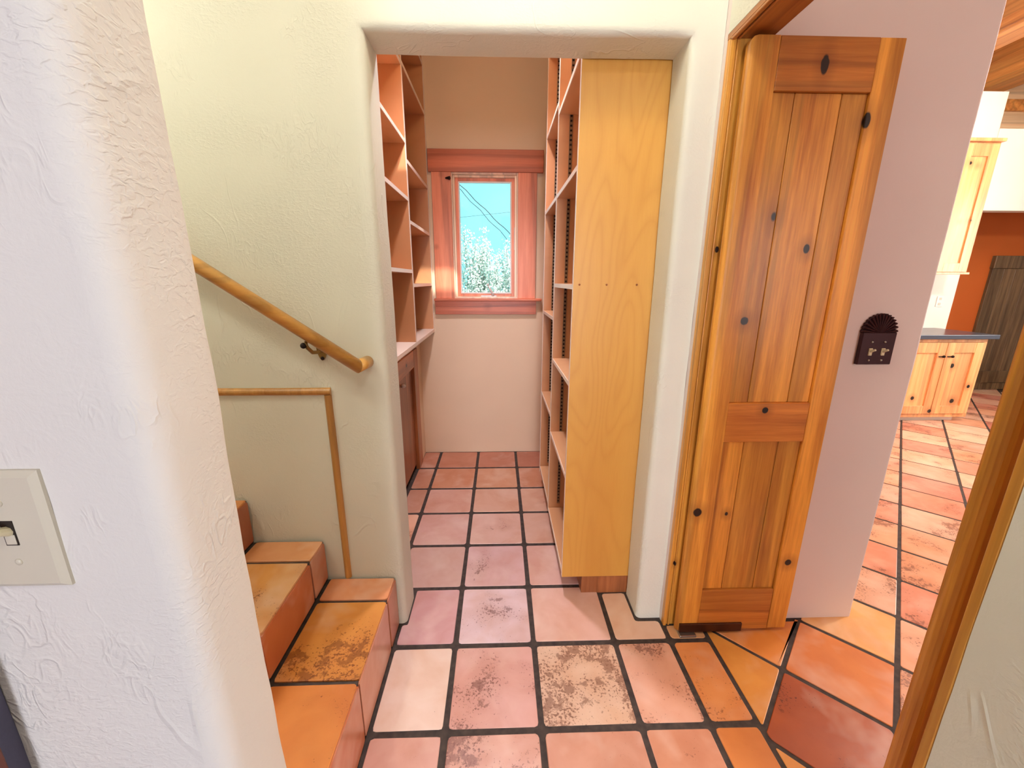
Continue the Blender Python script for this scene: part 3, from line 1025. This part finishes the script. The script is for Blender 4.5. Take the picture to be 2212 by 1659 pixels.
# ================================================================== KITCHEN
kb = empty('base_cabinet', (4.3, 4.09, 0))
tag(kb, 'pale knotty pine base cabinet with two doors in the bright kitchen', 'cabinet')
box('carcass', (3.40, 4.800, 3.822, 4.378, 0.075, 0.855), M['kit'], kb, 0.002, 1)
box('toe_kick', (3.40, 4.73, 3.86, 4.37, -0.004, 0.075), M['kitchen_white'], kb)
box('face_rail', (3.40, 4.800, 3.803, 3.822, 0.825, 0.857), M['kit'], kb, 0.001, 1)
box('face_rail', (3.40, 4.800, 3.803, 3.822, 0.050, 0.088), M['kit'], kb, 0.001, 1)
box('face_stile', (4.762, 4.800, 3.803, 3.822, 0.088, 0.825), M['kit'], kb, 0.001, 1)


def cab_door(parent, x0, x1, y, z0, z1, w_, knob=None):
    bm = nb()
    for d_ in ((x0, x0 + w_, z0, z1), (x1 - w_, x1, z0, z1), (x0 + w_, x1 - w_, z1 - w_ * 1.25, z1), (x0 + w_, x1 - w_, z0, z0 + w_)):
        bx(bm, d_[0], d_[1], y - 0.018, y + 0.001, d_[2], d_[3], 0.0015, 1)
    dd = obj('cabinet_door', bm, M['kit'], parent)
    box('panel', (x0 + w_ - 0.004, x1 - w_ + 0.004, y - 0.005, y + 0.001, z0 + w_ - 0.004, z1 - w_ * 1.25 + 0.004), M['kit'], dd)
    if knob:
        kx, kz = knob
        bm = nb()
        bx(bm, kx - 0.026, kx + 0.026, y - 0.026, y - 0.018, kz - 0.004, kz + 0.004, 0.001, 1)
        bmesh.ops.create_uvsphere(bm, u_segments=10, v_segments=6, radius=0.013, matrix=Matrix.Translation((kx + 0.02, y - 0.028, kz)))
        obj('pull', bm, M['iron'], dd)


cab_door(kb, 4.390, 4.760, 3.803, 0.092, 0.822, 0.082, (4.435, 0.685))
cab_door(kb, 4.014, 4.384, 3.803, 0.092, 0.822, 0.082, (4.345, 0.685))
cab_door(kb, 3.63, 4.00, 3.803, 0.092, 0.822, 0.082, None)
ct = box('countertop', (3.40, 4.862, 3.762, 4.379, 0.8575, 0.900), M['granite'], None, 0.004, 2)
tag(ct, 'dark slate countertop on the pale pine base cabinet', 'countertop')
ku = empty('wall_cabinet', (4.3, 4.21, 1.475))
tag(ku, 'pale knotty pine wall cabinet hanging above the dark countertop', 'cabinet')
box('carcass', (3.40, 4.700, 4.072, 4.378, 1.480, 2.66), M['kit'], ku, 0.002, 1)
box('crown', (3.40, 4.712, 4.040, 4.378, 2.662, 2.690), M['kit'], ku, 0.003, 1)
box('bottom_rail', (3.40, 4.706, 4.045, 4.10, 1.470, 1.490), M['kit'], ku, 0.002, 1)
cab_door(ku, 4.34, 4.672, 4.072, 1.494, 2.645, 0.085)
cab_door(ku, 3.99, 4.33, 4.072, 1.494, 2.645, 0.085)
ot = empty('wall_outlet', (4.84, 4.378, 1.13))
tag(ot, 'white wall outlet above the kitchen countertop', 'outlet')
box('plate', (4.800, 4.872, 4.372, 4.3795, 1.130, 1.246), M['white_plastic'], ot, 0.002, 1)
for z in (1.160, 1.216):
    box('socket', (4.822, 4.850, 4.3705, 4.373, z - 0.013, z + 0.013), M['ivory'], ot, 0.002, 1)

# dark plank door in the orange wall
dd = empty('door_4', (6.6, 5.05, 0))
struct(dd, 'dark weathered plank door in the orange wall')
for k in range(6):
    box('plank', (6.12 + k * 0.15, 6.268 + k * 0.15, 5.015, 5.049, 0.005, 1.56), M['darkdoor'], dd, 0.003, 1)
box('top_rail', (6.11, 7.03, 5.000, 5.049, 1.56, 1.71), M['darkdoor'], dd, 0.003, 1)
box('bottom_rail', (6.12, 7.02, 5.003, 5.014, 0.10, 0.26), M['darkdoor'], dd, 0.003, 1)

# timber ceiling over the kitchen
kc = struct(box('ceiling', (0.72, 8.3, -2.6, 5.15, 3.90, 4.0), M['plank']), 'plank and beam timber ceiling over the kitchen')
for k in range(24):
    y0 = 1.9 + k * 0.14
    box('plank', (4.4, 7.6, y0, y0 + 0.136, 3.862, 3.905), M['plank'], kc, 0.004, 1)
for k, x in enumerate((4.15, 5.20, 6.25, 7.30)):
    box('beam', (x, x + 0.30, -2.5, 5.05, 3.40, 3.862), M['beam'], kc, 0.02, 3)
struct(box('trim_4', (4.2, 8.2, 5.03, 5.15, 3.28, 3.40), M['beam'], None, 0.01, 2), 'timber plate under the beams above the orange wall')
struct(box('wall_gable', (4.2, 8.2, 5.06, 5.15, 2.92, 3.90), pine('pale_gable_wood', (250, 224, 186), (236, 198, 150), 'X'), None), 'pale wood gable above the orange wall')

# ================================================================== OUTSIDE THE WINDOW
struct(box('ground', (-30, 30, 3.5, 60, -0.3, -0.1), M['ground']))
rs = random.Random(3)
sh = empty('shrub', (-0.3, 9.0, -0.1))
tag(sh, 'pale leafy shrub outside the pantry window', 'shrub')
bmS, bmL = nb(), nb()


def leafat(bm, p, s):
    a = Vector((rs.uniform(-1, 1), rs.uniform(-1, 1), rs.uniform(-1, 1))).normalized()
    b = a.orthogonal().normalized()
    vs = [bm.verts.new(p + q) for q in (-b * s * .4, a * s * .5 - b * s * .1, b * s * .4 + a * s * .1, -a * s * .5)]
    bm.faces.new(vs)


for k in range(90):
    x0 = rs.uniform(-1.3, 1.3)
    base = Vector((-0.3 + x0 * 0.8, 9 + rs.uniform(-.4, .4), -0.1))
    lean = Vector((x0 * 0.12 + rs.uniform(-.18, .18), rs.uniform(-.1, .1), 1)).normalized()
    hgt = rs.uniform(1.7, 2.55) * (1.06 if -0.35 < x0 < 0.1 else 0.92)
    pts = [base]
    for q in range(1, 6):
        pts.append(base + lean * hgt * q / 5 + Vector((rs.uniform(-.05, .05), rs.uniform(-.05, .05), 0)))
    tube(bmS, pts, [0.022, 0.018, 0.014, 0.010, 0.007, 0.003], 5, False)
    for q in range(150):
        t = rs.uniform(0.25, 1.0)
        i = min(int(t * 5), 4)
        p = pts[i].lerp(pts[i + 1], t * 5 - i)
        leafat(bmL, p + Vector((rs.gauss(0, .10), rs.gauss(0, .10), rs.gauss(0, .06))) * (1.2 - 0.75 * t), rs.uniform(0.03, 0.06))
    for q in range(7):
        t = rs.uniform(0.4, 0.9)
        i = min(int(t * 5), 4)
        p = pts[i].lerp(pts[i + 1], t * 5 - i)
        e = p + Vector((rs.uniform(-.2, .2), rs.uniform(-.15, .15), rs.uniform(.1, .35)))
        tube(bmS, [p, e], [0.006, 0.002], 4, False)
        for s_ in range(9):
            leafat(bmL, p.lerp(e, rs.uniform(.2, 1)) + Vector((rs.gauss(0, .02), rs.gauss(0, .02), 0)), rs.uniform(.03, .055))
obj('branches', bmS, M['bark'], sh)
fo = obj('foliage', bmL, M['leaf'], sh)
fo['kind'] = 'stuff'


def cable(p, q, r, sag=0.0, tw=0.0, ph=0.0):
    p, q = Vector(p), Vector(q)
    pts = []
    for i in range(41):
        t = i / 40
        c = p.lerp(q, t) + Vector((0, 0, -sag * 4 * t * (1 - t)))
        c += Vector((math.cos(t * 60 + ph) * tw, 0, math.sin(t * 60 + ph) * tw))
        pts.append(c)
    return tube(nb(), pts, r, 6)


tag(obj('utility_cable', cable((-3.0, 14, 5.95), (3.0, 14, 0.45), 0.013, 0.0, 0.016, 0), M['wire']), 'thick twisted dark cable crossing the sky diagonally in the window', 'cable')
tag(obj('utility_cable', cable((-3.0, 14.1, 5.93), (3.0, 14.1, 0.05), 0.010, 0.0, 0.02, 2), M['wire']), 'thinner dark cable running just below the twisted cable', 'cable')
tag(obj('utility_cable', cable((-4.0, 14.2, 3.10), (4.0, 14.2, 3.95), 0.005, 0.0), M['wire']), 'hair-thin wire crossing the sky almost level in the window', 'cable')


# ================================================================== CEILING LAMPS (out of view, some added as fill)
def unseen_lamp(name, loc, e, col, label, r=0.11):
    t = empty(name, (loc[0], loc[1], loc[2]))
    tag(t, label, 'lamp')
    bm = nb()
    tube(bm, [(loc[0], loc[1], loc[2] - 0.02), loc], r * 0.8, 24)
    obj('canopy', bm, M['brass'], t)
    bm = nb()
    bmesh.ops.create_uvsphere(bm, u_segments=24, v_segments=12, radius=r, matrix=Matrix.Translation((loc[0], loc[1], loc[2] - 0.03)) @ Matrix.Diagonal((1, 1, 0.55, 1)))
    g = NT('lamp_glass_' + name)
    area_ = 4 * math.pi * r * r * 0.7
    g.b.inputs['Emission Color'].default_value = col + (1,)
    g.b.inputs['Emission Strength'].default_value = e / (math.pi * area_)
    obj('globe', bm, g.out((0.9, 0.88, 0.82), 0.3), t, True)


unseen_lamp('unseen_lamp', (0.10, 0.95, 2.75), 14, (1.0, 0.93, 0.76), 'warm ceiling lamp in the hall near the pantry opening')
unseen_lamp('unseen_lamp', (-1.45, 0.68, 2.75), 29, (0.98, 0.97, 0.85), 'warm ceiling lamp above the stairs')
unseen_lamp('unseen_lamp', (0.0, 1.95, 3.0), 9, (1.0, 0.76, 0.52), 'unseen warm fill lamp added inside the pantry')  # added so the top of the back wall is lit
unseen_lamp('unseen_lamp', (0.15, -0.75, 2.75), 19, (1.0, 0.95, 0.86), 'fill lamp added in the hall behind the camera')  # added to light the near floor, left wall and steps


def fill_downlight(loc, e, col, label):  # invented spot with a ring, added to brighten the pantry floor
    t = empty('fill_downlight', loc)
    tag(t, label, 'lamp')
    bm = nb()
    n = 28
    R0 = [bm.verts.new((loc[0] + 0.085 * math.cos(2 * math.pi * k / n), loc[1] + 0.085 * math.sin(2 * math.pi * k / n), loc[2])) for k in range(n)]
    R1 = [bm.verts.new((loc[0] + 0.080 * math.cos(2 * math.pi * k / n), loc[1] + 0.080 * math.sin(2 * math.pi * k / n), loc[2] - 0.008)) for k in range(n)]
    R2 = [bm.verts.new((loc[0] + 0.060 * math.cos(2 * math.pi * k / n), loc[1] + 0.060 * math.sin(2 * math.pi * k / n), loc[2] - 0.003)) for k in range(n)]
    for P, Q in ((R0, R1), (R1, R2)):
        for k in range(n):
            bm.faces.new((P[k], P[(k + 1) % n], Q[(k + 1) % n], Q[k]))
    obj('fill_spot_ring', bm, M['white_plastic'], t)
    l = bpy.data.lights.new('fill_spot', 'SPOT')
    l.energy = e
    l.color = col
    l.spot_size = math.radians(95)
    l.spot_blend = 0.6
    l.shadow_soft_size = 0.06
    o = bpy.data.objects.new('fill_spot', l)
    o.location = (0, 0, -0.012)
    COL.objects.link(o)
    o.parent = t


fill_downlight((-0.08, 2.10, 3.0), 150, (0.96, 0.88, 1.0), 'unseen fill downlight added in the pantry ceiling')
unseen_lamp('unseen_lamp', (3.7, 2.1, 2.75), 150, (1.0, 0.90, 0.80), 'bright unseen fill lamp added over the kitchen floor', 0.16)  # added to throw light up onto the beams
